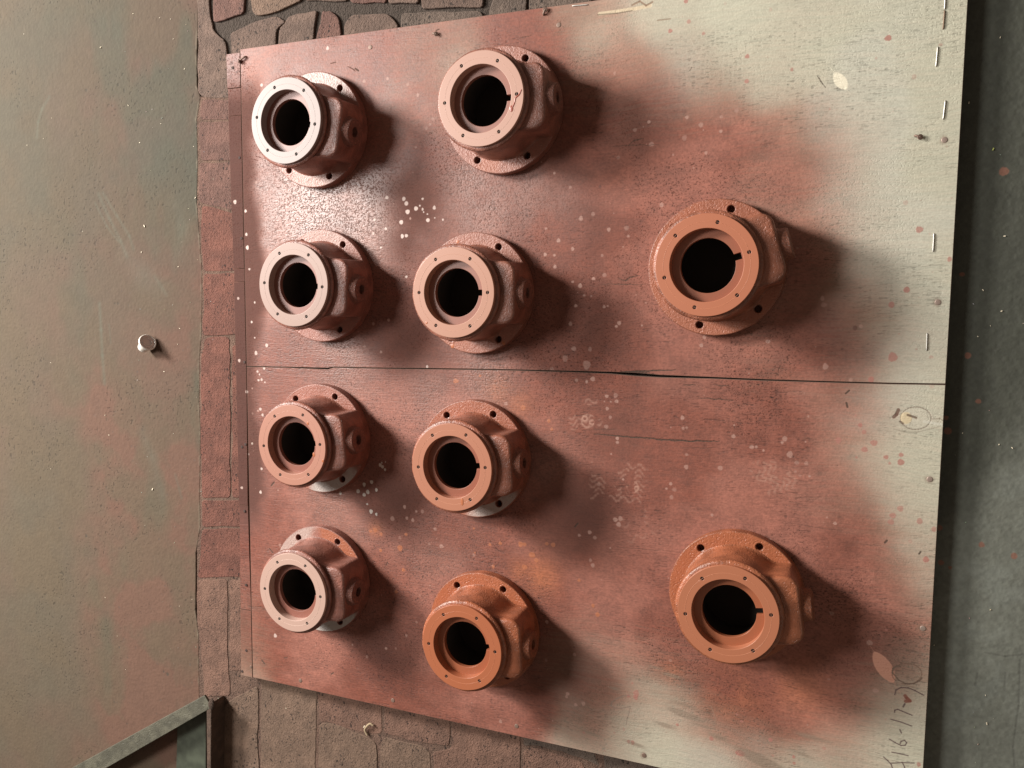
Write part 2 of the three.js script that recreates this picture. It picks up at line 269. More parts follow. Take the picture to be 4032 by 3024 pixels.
  for (let j = 0; j <= GN; j++) for (let i = 0; i <= GN; i++) {
    const x = X0 + i / GN * W, z = Z0 + j / GN * H; let s = 0, t = 1e-12;
    for (const [a, b, v] of cover) { const d = (x - a) ** 2 + (z - b) ** 2, w = 1 / (d * d + 8e-7); s += w * v; t += w; }
    grid[j * (GN + 1) + i] = s / t;
  }
  const coverAt = (x, z) => {
    const u = clamp((x - X0) / W, 0, 0.9999) * GN, v = clamp((z - Z0) / H, 0, 0.9999) * GN, i = Math.floor(u), j = Math.floor(v), a = u - i, b = v - j, g = (p, q) => grid[(j + q) * (GN + 1) + i + p];
    return lerp(lerp(g(0, 0), g(1, 0), a), lerp(g(0, 1), g(1, 1), a), b);
  };
  const near = (list, x, z) => { let m = 0; for (const [a, b, r, v] of list) { const d = ((x - a) ** 2 + (z - b) ** 2) / (r * r); if (d < 4) m = Math.max(m, v * Math.exp(-d * 1.2)); } return m; };
  // matt spray dust with casting shadow ends painted in, and wet orange paint
  const dustShade = spot([[1640, 830, 190, 1], [1620, 950, 150, 1], [1600, 1330, 190, 0.9], [2330, 1250, 220, 0.8], [2300, 900, 170, 0.7], [1570, 1960, 210, 1], [2300, 2030, 210, 0.9], [1500, 2560, 180, 0.7], [2200, 700, 160, 0.4], [2500, 480, 200, 0.5], [3300, 1250, 200, 0.6], [2450, 1700, 190, 0.5],  [2650, 1500, 160, 0.3], [3420, 2600, 180, 0.5], [2250, 2650, 230, 0.6]]);
  const fresh = spot([[1960, 1540, 70, 0.55], [2040, 1590, 70, 0.5], [2130, 2270, 90, 0.8], [2050, 2250, 60, 0.6], [1480, 2085, 40, 0.6], [2890, 2740, 130, 0.6], [3150, 2720, 120, 0.5], [2650, 2650, 60, 0.4]]);
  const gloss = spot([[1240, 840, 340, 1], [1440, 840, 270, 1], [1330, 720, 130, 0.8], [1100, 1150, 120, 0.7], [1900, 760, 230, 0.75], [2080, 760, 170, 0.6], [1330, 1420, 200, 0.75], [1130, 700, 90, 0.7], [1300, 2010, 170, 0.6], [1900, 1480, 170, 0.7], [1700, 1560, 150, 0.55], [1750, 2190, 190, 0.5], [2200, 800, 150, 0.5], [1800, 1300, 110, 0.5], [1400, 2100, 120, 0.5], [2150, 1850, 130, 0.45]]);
  S.fill((x, z) => {
    const warp = fbm(x * 7 + 5, z * 7 + 30, 3) - 0.5;
    const zg = z + 0.018 * warp + 0.006 * (fbm(x * 20, z * 20 + 7, 2) - 0.5);
    const grain = fbm(x * 34 + 8, zg * 620, 3), fine = fbm(x * 120, zg * 1500 + 40, 2), band = fbm(x * 5 + 2, zg * 60 + 60, 3);
    const pore = smooth(0.68, 0.9, vnoise(x * 190 + 11, zg * 1500)) * smooth(0.4, 0.7, fbm(x * 16 + 70, z * 24, 4));
    const speck = smooth(0.66, 0.9, vnoise(x * 760, z * 980 + 90)) * smooth(0.4, 0.66, fbm(x * 10 + 40, z * 10 + 15, 4));
    const big = fbm(x * 11 + 100, z * 13 + 60, 4);
    let D = smooth(-0.06, 0.92, coverAt(x, z));
    D = clamp(D + 0.3 * (big - 0.5) * (1 - Math.abs(2 * D - 1)) + 0.16 * (grain - 0.5) * (D < 0.98 ? 1 : 0.3));
    let wood = mix3(TAN, WOOD, smooth(0.0, 0.75, 1 - D * 0.9 + 0.5 * (band - 0.5)));
    wood = mix3(wood, [0.5, 0.5, 0.43], smooth(0.52, 0.75, fbm(x * 9 + 60, z * 9, 3)) * 0.4);
    let k = 0.86 + 0.26 * grain + 0.2 * (fine - 0.5) - 0.3 * pore + 0.12 * (vnoise(x * 430 + 3, zg * 900) - 0.5);
    wood = wood.map((v) => v * k);
    const fr = near(fresh, x, z) * smooth(0.35, 0.6, big + 0.25), du = Math.max(near(dustShade, x, z) * smooth(0.15, 0.45, big), smooth(-0.34, -0.28, z) * (1 - smooth(0.3, 0.37, z)) * (1 - smooth(0.012, 0.04, x - edgeX(z) - 0.05 * (big - 0.5))));
    const grit = vnoise(x * 430 + 3, zg * 560) - 0.5, grit2 = fbm(x * 60 + 5, z * 70 + 80, 3) - 0.5;
    let paint = mix3(RED, [0.265, 0.1, 0.07], smooth(0.35, 0.7, big - 0.1 + 0.3 * smooth(-0.45, 0.0, x)));
    paint = mix3(paint, DUST_SHADE, du); paint = mix3(paint, ORANGE, fr);
    k = 0.9 + 0.2 * grain * (1 - 0.6 * du) - (0.38 * pore + 0.5 * speck) * (1 - 0.8 * du) + (1 - 0.75 * du) * (0.34 * grit + 0.4 * grit2) + 0.1 * (vnoise(x * 900, z * 900) - 0.5);
    paint = paint.map((v) => v * k);
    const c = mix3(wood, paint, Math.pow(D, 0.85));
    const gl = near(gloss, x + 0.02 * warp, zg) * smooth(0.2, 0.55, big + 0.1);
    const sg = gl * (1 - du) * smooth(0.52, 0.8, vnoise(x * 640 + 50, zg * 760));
    for (let q = 0; q < 3; q++) c[q] = lerp(c[q], [0.36, 0.27, 0.235][q] * (1 - 0.4 * speck), 0.3 * gl * (1 - du)) * (1 - 0.5 * sg);  // glossy spots also get a paler tint, painting in sheen
    const rough = lerp(lerp(0.62, lerp(lerp(0.5, 0.72, smooth(-0.62, -0.25, x)) + 0.16 * big, 0.3, gl) + 0.1 * grit2, D), 0.95, 0.95 * du) + 0.25 * speck + 0.35 * sg - 0.1 * fr;
    return [c[0], c[1], c[2], rough, 0.5 + 0.22 * (grain - 0.5) + 0.25 * (fine - 0.5) * (1 - 0.5 * du) - 0.35 * pore - 0.25 * speck - 0.3 * sg + 0.12 * (vnoise(x * 700, z * 700) - 0.5)];
  });
  const P = (x, y) => at(x, y), px = (v) => v / 3350;
  // splashes: thinner that lifted the paint (pale), and red drops on the bare wood
  const pale = [0.55, 0.43, 0.38], pinkish = [0.4, 0.235, 0.19];
  for (const [x, y, r] of [[1523, 778, 8], [1590, 783, 8], [1600, 801, 9], [1664, 783, 6], [1605, 834, 11], [1638, 821, 11], [1664, 824, 6], [1710, 818, 10], [1653, 810, 4], [1668, 835, 4], [1683, 843, 4], [1580, 875, 9], [1685, 867, 9], [1744, 865, 5], [1712, 858, 3], [1519, 901, 6], [1584, 930, 8], [1600, 928, 9], [1470, 919, 7], [1500, 975, 6], [1475, 865, 8], [1682, 1444, 7], [1600, 1090, 6], [1290, 190, 7], [1030, 335, 8], [924, 795, 9], [967, 831, 8], [970, 923, 9], [974, 975, 9], [982, 1060, 6], [937, 1175, 8], [991, 1268, 7], [1008, 1390, 9], [1003, 1191, 5], [941, 1420, 8], [1014, 1463, 7], [1022, 1475, 5], [1040, 1450, 7], [1018, 1497, 5], [1030, 1495, 6], [1043, 1505, 5], [1025, 1611, 8], [1034, 1634, 8], [1030, 1846, 8], [1026, 1938, 7], [971, 1543, 9], [976, 1788, 8], [951, 1921, 8], [1084, 2503, 9], [1003, 1330, 5], [1050, 1360, 9]]) S.dot(...P(x, y), px(r * rr(0.8, 1.15)), pale, rr(0.7, 0.95), 0.6, 0.06, 0.0006);
  for (const [x, y, r] of [[1434, 1908, 9], [1463, 1898, 9], [1410, 1934, 10], [1434, 1948, 9], [1448, 1937, 10], [1482, 1929, 8], [1340, 1942, 8], [1446, 1985, 5], [1461, 2014, 10], [1482, 2025, 7], [1497, 1831, 8], [1506, 1838, 8], [1516, 1849, 6], [1503, 1822, 4], [1518, 1819, 3]]) S.dot(...P(x, y), px(r), [0.5, 0.45, 0.4], 0.9, 0.55, 0.06);
  for (const [x, y, r] of [[1526, 310, 7], [1605, 332, 8], [1645, 374, 9], [1694, 490, 7], [1705, 468, 9], [1679, 505, 7], [1637, 580, 7], [2287, 860, 9], [2335, 843, 9], [2397, 904, 10], [2199, 947, 11], [2150, 900, 5], [2255, 980, 7], [2467, 898, 9], [2474, 930, 8], [2605, 807, 8], [2185, 1050, 10], [2337, 1097, 9], [2284, 1125, 11], [2371, 1006, 7], [2380, 1083, 12], [2183, 1005, 6], [2255, 1110, 8], [2300, 1163, 5], [2328, 1166, 5], [2379, 1208, 7], [2393, 1205, 5], [2267, 1204, 8], [2246, 1275, 10], [2259, 1373, 10], [2323, 1375, 10], [2427, 1285, 8], [2438, 1272, 8], [2225, 1412, 12], [2310, 1437, 16], [2173, 1453, 8], [2334, 1492, 13], [2270, 1497, 8], [2310, 1503, 7], [2420, 288, 7], [2500, 512, 9], [2555, 480, 9], [2565, 568, 9], [2705, 462, 8], [2760, 492, 9], [2695, 543, 13], [2780, 602, 9], [2840, 460, 7], [2900, 435, 8], [2838, 517, 8], [3233, 827, 10], [3238, 1175, 10], [3244, 1200, 10], [3390, 1285, 9], [3250, 1443, 10], [3350, 1497, 9], [3090, 1728, 12], [3080, 1742, 7], [3110, 1790, 11], [3137, 1822, 10], [3175, 1825, 9], [3132, 1857, 6], [3150, 1873, 6], [2389, 1560, 9], [2424, 1557, 9], [2380, 1581, 4], [2405, 1582, 4], [2428, 1580, 8], [2391, 1609, 7], [2403, 1643, 7], [2387, 1680, 9], [2431, 1742, 8], [2687, 1645, 8], [2690, 1686, 7], [2704, 1684, 7], [2888, 1718, 11], [2960, 1760, 9], [2978, 1760, 8], [2702, 1839, 10], [2836, 1843, 11], [2704, 1790, 6], [2641, 1905, 7], [2624, 1924, 6], [2655, 1928, 8], [2644, 1958, 9], [2423, 2046, 9], [2443, 2042, 9], [2436, 2065, 10], [2322, 2096, 8], [2342, 2117, 9], [2281, 2108, 9], [2325, 2206, 7], [2334, 2226, 9], [1593, 1996, 9], [1663, 2014, 8], [1545, 2042, 11], [1602, 2040, 10], [1625, 2048, 9], [1639, 2014, 6], [1713, 2083, 8], [1738, 2151, 9], [1690, 2142, 7], [1574, 2117, 7], [1600, 2503, 8], [1520, 2553, 8], [1445, 2586, 7], [1640, 2450, 7], [1470, 1275, 9], [1435, 1364, 9], [1500, 1386, 9], [1530, 1260, 10], [3275, 2415, 11], [3424, 2531, 11], [3448, 2720, 13], [2262, 2577, 9], [2235, 2732, 10], [2297, 2770, 12], [2150, 2600, 9], [1865, 2185, 7]]) S.dot(...P(x, y), px(r * rr(0.7, 1.1)), pinkish, rr(0.3, 0.7), 0.6, 0.03, 0.0007);
  for (const [x, y, r] of [[1477, 2086, 12], [1460, 2091, 9], [1501, 2103, 8], [1575, 2158, 14], [1499, 2167, 8], [1588, 2244, 9], [1560, 2330, 8], [1599, 2104, 8], [1929, 2144, 7], [1970, 2139, 8], [1942, 2231, 8], [1870, 2176, 4], [1866, 2081, 5], [2050, 2143, 12], [2153, 2141, 8], [2178, 2145, 10], [2095, 2185, 14], [2112, 2206, 10], [2065, 2233, 12], [2060, 1605, 12], [2161, 1657, 8], [2173, 1690, 7], [2065, 2143, 9], [1890, 1480, 6], [1795, 1500, 12], [2280, 2285, 7], [2335, 2385, 8], [2353, 2420, 10]]) S.dot(...P(x, y), px(r), [0.36, 0.125, 0.06], 0.85, 0.42, 0.08);
  const drop = [0.36, 0.15, 0.12];
  for (const [x, y, r] of [[3497, 150, 12], [3118, 274, 7], [2639, 122, 9], [2712, 85, 9], [2770, 132, 7], [2942, 222, 9], [2940, 320, 9], [2701, 5, 9], [3620, 904, 13], [3739, 1021, 9], [3570, 1141, 12], [3510, 1200, 12], [3515, 1406, 18], [3430, 1495, 12], [3387, 1674, 9], [3402, 1701, 9], [3301, 1734, 12], [3441, 1744, 13], [3404, 1770, 12], [3489, 1800, 9], [3548, 1791, 9], [3503, 1824, 6], [3547, 1820, 13], [3372, 1801, 5], [3545, 2003, 12], [3515, 2030, 12], [3508, 2055, 12], [3621, 2052, 12], [3677, 2084, 10], [3646, 2203, 12], [3618, 3010, 9], [2505, 2730, 15], [2503, 2745, 12], [2474, 2740, 8], [2490, 2690, 5], [2667, 2854, 7], [2801, 2908, 10], [2912, 2965, 16], [2925, 2968, 10], [3034, 2913, 9], [3125, 2980, 7], [3127, 3005, 7], [2491, 2924, 10], [2475, 2920, 8], [2920, 2840, 6], [2900, 2813, 5], [3490, 2480, 5]]) S.dot(...P(x, y), px(r * 0.9), drop, rr(0.6, 0.85), 0.55, 0.06, 0.0006);
  for (let i = 0; i < 520; i++) { const x = rr(LX0, BX1), z = rr(BZ0, BZ1), D = coverAt(x, z), r = Math.pow(rnd(), 4) * 0.0022 + 0.0005; S.dot(x, z, r, D > 0.6 ? (rnd() < 0.6 ? pinkish : DUST_SHADE) : drop, D > 0.6 ? rr(0.25, 0.75) : rr(0.1, 0.45), 0.6, 0.02); }
  // oil streaks along the lower edge
  for (const [x, y, l, w, a] of [[2580, 2628, 26, 5, 0.1], [2645, 2660, 42, 9, 0.12], [2700, 2777, 48, 8, 0.15], [2700, 2815, 80, 15, 0.18], [2620, 2856, 42, 9, 0.1], [2830, 2903, 42, 9, 0.12], [2325, 2887, 48, 7, 0.2], [2500, 2930, 45, 8, 0.15], [3000, 2997, 110, 24, 0.3], [2760, 2856, 30, 5, 0.1], [2420, 2712, 24, 6, 0.1], [3160, 2970, 34, 6, 0.2], [3200, 2905, 60, 9, 0.1]]) S.oval(...P(x, y), px(l), px(w), a, [0.2, 0.15, 0.11], 0.6, 0.6, 0, 0.0016);
  // cracks, splinters and the split beside the seam
  const dark = [0.05, 0.032, 0.022];
  const crack = (pts, wd, a = 0.9) => {
    const q = []; pts.forEach((p, i) => { if (!i) return q.push(p); const o = pts[i - 1], n = Math.max(1, Math.round(Math.hypot(p[0] - o[0], p[1] - o[1]) / 14)); for (let k = 1; k <= n; k++) q.push([lerp(o[0], p[0], k / n), lerp(o[1], p[1], k / n) + (k < n ? rr(-2.2, 2.2) : 0)]); });
    for (let i = 0; i + 1 < q.length; i++) S.line([q[i], q[i + 1]].map(([x, y]) => P(x, y)), px(wd * (0.45 + 0.75 * Math.sin(Math.PI * (i + 0.5) / (q.length - 1)))), dark, a, 0.95, -0.4, 0.0004);
  };
  crack([[2340, 1709], [2440, 1717], [2500, 1723], [2560, 1729]], 4); crack([[2590, 1733], [2700, 1736], [2800, 1738], [2835, 1737]], 5); crack([[2480, 1720], [2600, 1730], [2680, 1733]], 4);
  crack([[2340, 1691], [2430, 1690]], 2, 0.6); crack([[2690, 1762], [2830, 1765]], 2, 0.5); crack([[2750, 1568], [2800, 1570], [2890, 1575]], 3); crack([[2690, 1515], [2740, 1517]], 3, 0.8); crack([[2820, 1516], [2870, 1520]], 3, 0.8);
  crack([[2380, 1467], [2480, 1464], [2570, 1459], [2660, 1456]], 5); crack([[2440, 1467], [2530, 1473], [2600, 1480], [2650, 1480]], 8); crack([[2480, 1464], [2560, 1468]], 5, 0.7);
  crack([[2435, 1095], [2465, 1105], [2480, 1093], [2520, 1085]], 5, 0.6); crack([[2370, 1118], [2450, 1120], [2540, 1121]], 3, 0.6); crack([[2400, 578], [2480, 572], [2600, 570]], 3, 0.5); crack([[2478, 570], [2500, 552], [2535, 545]], 5, 0.5);
  crack([[3220, 300], [3240, 330], [3252, 345]], 4, 0.7); crack([[3285, 350], [3335, 351]], 4, 0.5); crack([[2430, 2155], [2560, 2165], [2680, 2175]], 2, 0.5); crack([[3080, 2055], [3200, 2075], [3320, 2090]], 2, 0.4); crack([[3390, 2145], [3470, 2148]], 2, 0.5); crack([[3300, 2330], [3500, 2345]], 2, 0.3);
  crack([[2045, 150], [2095, 138]], 3, 0.6); crack([[2725, 265], [2717, 278]], 2, 0.8); crack([[2495, 1200], [2510, 1228]], 2, 0.6); crack([[1370, 262], [1395, 275], [1400, 280]], 4, 0.7); crack([[1365, 110], [1362, 20]], 1, 0);
  for (const [x, y, dx, dy, w] of [[1400, 270, 12, 8, 6], [1303, 250, 20, -5, 3], [1120, 1880, 10, 22, 4], [1068, 1913, 12, -14, 6], [1525, 2214, -2, 12, 4], [1062, 2160, 12, 16, 5], [1032, 2600, 10, 14, 6], [1120, 2590, 12, 0, 3], [1305, 2655, 8, -6, 5], [2276, 2060, -12, 14, 5], [3345, 1538, -14, 12, 5], [3338, 1603, -4, -16, 6], [3485, 2137, 8, -8, 6], [3626, 2173, -6, 8, 5], [1730, 115, -12, 5, 4]]) crack([[x, y], [x + dx, y + dy]], w, 0.85);
  // torn veneer along the top edge
  S.line([[2360, 54], [2430, 45], [2500, 34], [2560, 22]].map((p) => P(...p)), px(14), [0.52, 0.42, 0.29], 0.9, 0.7, -0.2); S.line([[2355, 58], [2430, 52], [2490, 42]].map((p) => P(...p)), px(4), dark, 0.7, 0.9, -0.4);
  S.line([[2490, 20], [2520, 5], [2545, 22], [2570, 8]].map((p) => P(...p)), px(7), [0.2, 0.12, 0.075], 0.8, 0.8, -0.3); S.line([[2590, 80], [2640, 74]].map((p) => P(...p)), px(5), [0.22, 0.15, 0.1], 0.8, 0.8, -0.2);
  // boot-sole prints in the dust
  const sole = (x, y, n, len, dir, gap, a) => { for (let k = 0; k < n; k++) { const pts = []; for (let t = 0; t <= 1; t += 0.04) { const u = t * len, v = 11 * Math.sin(t * len / 8) + k * gap; pts.push(P(x + u * Math.cos(dir) - v * Math.sin(dir), y + u * Math.sin(dir) + v * Math.cos(dir))); } S.line(pts, px(5), [0.36, 0.185, 0.135], a * 0.5, 0.6, 0.01, 0.0012, 1); } };
  sole(2230, 1600, 5, 130, -0.2, 22, 0.4); sole(2330, 1820, 7, 230, 0.1, 22, 0.45); sole(2440, 2040, 4, 130, -0.35, 32, 0.25); sole(2945, 1830, 6, 95, 1.2, -24, 0.4); sole(3020, 1880, 5, 70, 1.3, -24, 0.35);
  for (const [x, y, r] of [[2316, 1656, 26], [2303, 1648, 9], [2331, 1662, 9], [2490, 1918, 22], [2484, 1915, 8], [2506, 1924, 8]]) { const q = []; for (let t = 0; t <= 6.4; t += 0.3) q.push(P(x + r * Math.cos(t), y + r * Math.sin(t))); S.line(q, px(4), [0.36, 0.19, 0.14], 0.35, 0.6, 0.02, 0.0009, 0.7); }
  // lighter pointed ovals, knot, writing
  const rim = [0.12, 0.075, 0.05];
  S.oval(...P(3309, 319), px(39), px(20), 0.95, [0.74, 0.68, 0.53], 0.85, 0.6, 0.05, 0.0006, 1); S.oval(...P(3480, 2627), px(66), px(29), 0.98, [0.5, 0.24, 0.165], 0.85, 0.6, 0.05, 0.0006, 1);
  { const q = []; for (let t = 0; t <= 6.5; t += 0.2) q.push(P(3607 + 60 * Math.cos(t), 1647 + 44 * Math.sin(t))); S.line(q, px(4), rim, 0.85, 0.9, -0.2); S.oval(...P(3607, 1647), px(58), px(42), 0, [0.5, 0.46, 0.37], 0.4, 0.7, 0, 0.001);
    S.oval(...P(3567, 1646), px(20), px(22), 0, [0.56, 0.45, 0.28], 0.8, 0.7, 0.05); S.line([[3538, 1614], [3531, 1632], [3520, 1642]].map((p) => P(...p)), px(12), [0.13, 0.07, 0.05], 0.9, 0.9, -0.3); S.line([[3575, 1634], [3608, 1645]].map((p) => P(...p)), px(8), rim, 0.9, 0.9, -0.3); S.line([[3545, 1660], [3556, 1668]].map((p) => P(...p)), px(8), rim, 0.8, 0.9, -0.2);
    S.line([[3520, 1690], [3560, 1700], [3610, 1702], [3700, 1680]].map((p) => P(...p)), px(3), rim, 0.4); S.line([[3672, 1650], [3700, 1648], [3712, 1655]].map((p) => P(...p)), px(4), rim, 0.5); S.line([[3640, 1660], [3710, 1672]].map((p) => P(...p)), px(10), [0.52, 0.5, 0.42], 0.7); }
  const L = (x, y) => P(3024 + x / 2.194, 2268 + y / 2.194), ink = [0.085, 0.05, 0.048];
  const pen = (pts, w = 4.4, c = ink, a = 0.9) => S.line(pts.map(([x, y]) => L(x, y)), px(w), c, a, 0.7, 0, 0.0005);
  { const q = []; for (let t = 2.4; t <= 8.4; t += 0.2) q.push([1200 + 128 * Math.cos(t), 845 + 90 * Math.sin(t)]); pen(q, 3.4, [0.15, 0.09, 0.06], 0.7); pen([[1080, 840], [1130, 900], [1190, 930], [1260, 930], [1310, 905], [1330, 880]], 5, [0.13, 0.085, 0.06]); pen([[1075, 840], [1080, 800], [1110, 780], [1140, 780]], 6, [0.13, 0.085, 0.06]); }
  pen([[1095, 1025], [1105, 985], [1150, 963], [1210, 966], [1270, 990], [1345, 1030]]); pen([[1185, 1035], [1200, 1055], [1225, 1078], [1190, 1082]], 13, [0.2, 0.07, 0.045]); pen([[1168, 1130], [1182, 1104]], 6);
  pen([[1092, 1178], [1096, 1160], [1120, 1152], [1160, 1168], [1200, 1185], [1245, 1203]]); pen([[1062, 1238], [1150, 1262], [1240, 1296]]); pen([[1152, 1356], [1140, 1328]], 5); pen([[1050, 1410], [1100, 1440], [1150, 1465], [1185, 1462], [1198, 1440], [1180, 1420], [1150, 1428], [1142, 1450]]); pen([[1070, 1522], [1140, 1535], [1210, 1552]]);
  pen([[1000, 1565], [1035, 1595], [1065, 1630], [1085, 1690], [1088, 1760]]); pen([[1060, 1618], [1160, 1612], [1262, 1616]]); pen([[1160, 1610], [1180, 1650], [1180, 1720]]);
  const pencil = [[1020, 1028], [965, 1035], [905, 1058], [862, 1090], [855, 1122], [890, 1142], [950, 1142], [1022, 1128], [1012, 1180], [996, 1230], [986, 1285]].map(([x, y]) => P(2016 + x / 2.194, 2268 + y / 2.194));
  S.line(pencil, px(3.6), [0.2, 0.15, 0.12], 0.75, 0.7, 0, 0.0006); S.line([[2800, 2780], [2818, 2830], [2805, 2870], [2760, 2940]].map((p) => P(...p)), px(2.5), [0.25, 0.18, 0.13], 0.5);
  // rusty rings round the nails on the bare edge
  for (const [x, y] of [[3719, 551], [3693, 1190], [3661, 1887], [3634, 2474], [2536, 2974]]) S.dot(...P(x - 2, y + 1), px(15), [0.2, 0.13, 0.09], 0.45, 0.8, 0, 0.002);
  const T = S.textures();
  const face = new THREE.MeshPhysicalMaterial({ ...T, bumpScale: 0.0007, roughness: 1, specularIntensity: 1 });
  const edgeMat = new THREE.MeshStandardMaterial({ color: rgb(0.12, 0.07, 0.05), roughness: 0.9 });
  const battenFace = face.clone(); battenFace.color.setRGB(0.8, 0.74, 0.72);
  const dirtyEdge = new THREE.MeshStandardMaterial({ color: rgb(0.13, 0.06, 0.04), roughness: 0.95 });
  const seam = [[960, 1443], [1120, 1446], [1290, 1452], [1312, 1446], [1500, 1450], [1700, 1452], [1900, 1455], [2016, 1457], [2250, 1463], [2400, 1468], [2500, 1475], [2600, 1482], [2800, 1488], [3024, 1497], [3300, 1505], [3500, 1510], [3735, 1514]].map(([x, y]) => P(x, y));
    const inner = edgeX;
  const gap = (i) => [0.0004, 0.0004, 0.001, 0.0004, 0.0004, 0.0005, 0.0004, 0.0005, 0.0006, 0.001, 0.0019, 0.0014, 0.0008, 0.0006, 0.0005, 0.0004, 0.0004][i];
  const xs = (p) => clamp(p[0], inner(p[1]), BX1);
  
  const upper = [[inner(BZ0), BZ0], [BX1, BZ0], ...[...seam].reverse().map((p, i) => [xs(p), p[1] - 1.1 * gap(16 - i)])];
  const lower = [...seam.map((p, i) => [xs(p), p[1] + 0.8 * gap(i)]), [BX1, BZ1], [inner(BZ1), BZ1]];
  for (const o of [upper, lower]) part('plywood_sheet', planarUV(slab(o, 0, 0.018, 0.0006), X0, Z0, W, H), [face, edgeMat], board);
  // battens nailed along the left edge, butted end to end
  const joints = [[207, 1], [345, 1], [454, 1], [1057, 1], [1110, 1], [1986, 1], [2395, 1], [2656, 1]];
  const bx = (y) => at(lerp(889, 948, clamp((y - 207) / 2446)) + 10 * Math.sin(clamp((y - 207) / 2446) * Math.PI), y)[0];
  for (let i = 0; i + 1 < joints.length; i++) {
    const ya = joints[i][0], yb = joints[i + 1][0], za = at(930, ya)[1], zb = at(930, yb)[1];
    const wide = (y) => inner(at(960, y)[1]) - lerp(0.0012, 0.0036, smooth(1500, 1950, y) * (1 - smooth(2050, 2400, y)) + 0.12);
    const g = slab([[bx(ya) + (i % 2 ? 0.0006 : 0), za + 0.0004], [wide(ya), za + 0.0004], [wide((ya + yb) / 2), (za + zb) / 2], [wide(yb), zb - 0.0003], [bx(yb), zb - 0.0003]], -0.0006 - 0.0006 * (i % 2), 0.0174, 0.0003);
    part('batten', planarUV(g, X0, Z0, W, H), [battenFace, dirtyEdge], board);
  }
  // nails and staples
  const nailMat = [new THREE.MeshStandardMaterial({ color: rgb(0.2, 0.13, 0.1), roughness: 0.6, metalness: 0.3 }), new THREE.MeshStandardMaterial({ color: rgb(0.32, 0.24, 0.2), roughness: 0.5, metalness: 0.4 }), new THREE.MeshStandardMaterial({ color: rgb(0.05, 0.03, 0.025), roughness: 0.9 })];
  const head = new THREE.LatheGeometry([[0, 0.0006], [0.0024, 0.0006], [0.003, 0.0003], [0.0031, 0.0], [0.0028, -0.001]].map((p) => new THREE.Vector2(...p)), 16);
  const small = head.clone().scale(0.72, 0.8, 0.72);
  const addNail = (x, y, m, g, lift = 0) => { const o = part('nail', g, nailMat[m], board); const [a, b] = P(x, y); o.position.set(a, lift, b); return o; };
  for (const [x, y, m] of [[3719, 551, 1], [3693, 1190, 1], [3661, 1887, 1], [3634, 2474, 1], [2536, 2974, 0], [2034, 2859, 0], [1547, 2758, 0], [1183, 2680, 0], [2200, 98, 0], [1458, 186, 0]]) addNail(x, y, m, head);
  for (const [x, y, m] of [[993, 1747, 1], [987, 2626, 0], [916, 267, 2], [942, 621, 2], [950, 938, 2], [962, 1426, 2], [966, 1750, 2], [962, 2013, 2], [968, 2304, 2], [969, 2562, 2], [953, 2644, 2], [952, 1760, 2]]) addNail(x, y, m, small, -0.0004);
  for (const [x, y, dx, dz] of [[1705, 132, 0.006, 0.002], [2141, 59, 0.003, -0.005], [971, 223, -0.012, 0.006], [3603, 535, 0.005, 0.002]]) {        // nails standing proud or bent over
    const [a, b] = P(x, y), c = new THREE.CatmullRomCurve3([new THREE.Vector3(a, -0.003, b), new THREE.Vector3(a + dx * 0.1, 0.002, b + dz * 0.1), new THREE.Vector3(a + dx * 0.5, 0.003, b + dz * 0.5), new THREE.Vector3(a + dx, 0.003, b + dz)]);
    const h = head.clone().rotateZ(-dx * 80).translate(a + dx, 0.003, b + dz);
    part('nail', mergeGeometries([new THREE.TubeGeometry(c, 10, 0.0013, 6).toNonIndexed(), h.toNonIndexed()]), nailMat[0], board);
  }
  const steel = new THREE.MeshStandardMaterial({ color: rgb(0.6, 0.58, 0.54), roughness: 0.45, metalness: 0.6 }), steelRust = new THREE.MeshStandardMaterial({ color: rgb(0.25, 0.17, 0.12), roughness: 0.6, metalness: 0.5 });
  for (const [xa, ya, xb, yb, rusty] of [[3723, -38, 3719, 37, 0], [3719, 42, 3713, 115, 1], [3692, 185, 3685, 262, 0], [3722, 396, 3713, 470, 0], [3677, 919, 3673, 991, 0], [3650, 1313, 3648, 1380, 0], [2255, 24, 2315, 19, 0]]) {
    const [ax, az] = P(xa, ya), [bx2, bz] = P(xb, yb), v = (t, y) => new THREE.Vector3(lerp(ax, bx2, t), y, lerp(az, bz, t));
    const c = new THREE.CatmullRomCurve3([v(0, -0.004), v(0, 0.0002), v(0.04, 0.0007), v(0.5, 0.0009), v(0.96, 0.0007), v(1, 0.0002), v(1, -0.004)]);
    part('staple', new THREE.TubeGeometry(c, 24, 0.0006, 8), rusty ? steelRust : steel, board);
  }
}

// ---------------------------------------------------------------- the ten castings
const T0 = 0.0139, HT = 0.0768, RT = 0.0557, RF = 0.0786;
const circ = (r, x = 0, y = 0) => { const p = new THREE.Path(); p.absarc(x, y, r, 0, Math.PI * 2, true); return p; };
function ringShape(R, holes) { const s = new THREE.Shape(); s.absarc(0, 0, R, 0, Math.PI * 2, false); s.holes.push(...holes); return s; }
function lay(shape, depth, y, bevel, curve = 64) {
  const g = new THREE.ExtrudeGeometry(shape, { depth: depth - 2 * bevel, bevelEnabled: true, bevelThickness: bevel, bevelSize: bevel, bevelOffset: -bevel, bevelSegments: 3, curveSegments: curve });
  g.rotateX(-Math.PI / 2); g.translate(0, y + bevel, 0); return g;
}
const boltHoles = [60, -60, 120, -120].map((d) => circ(0.0042, 0.0681 * Math.cos(d * Math.PI / 180), 0.0681 * Math.sin(d * Math.PI / 180)));
const flangeGeo = lay(ringShape(RF, [circ(0.04), ...boltHoles]), T0, 0.0003, 0.0012, 72);
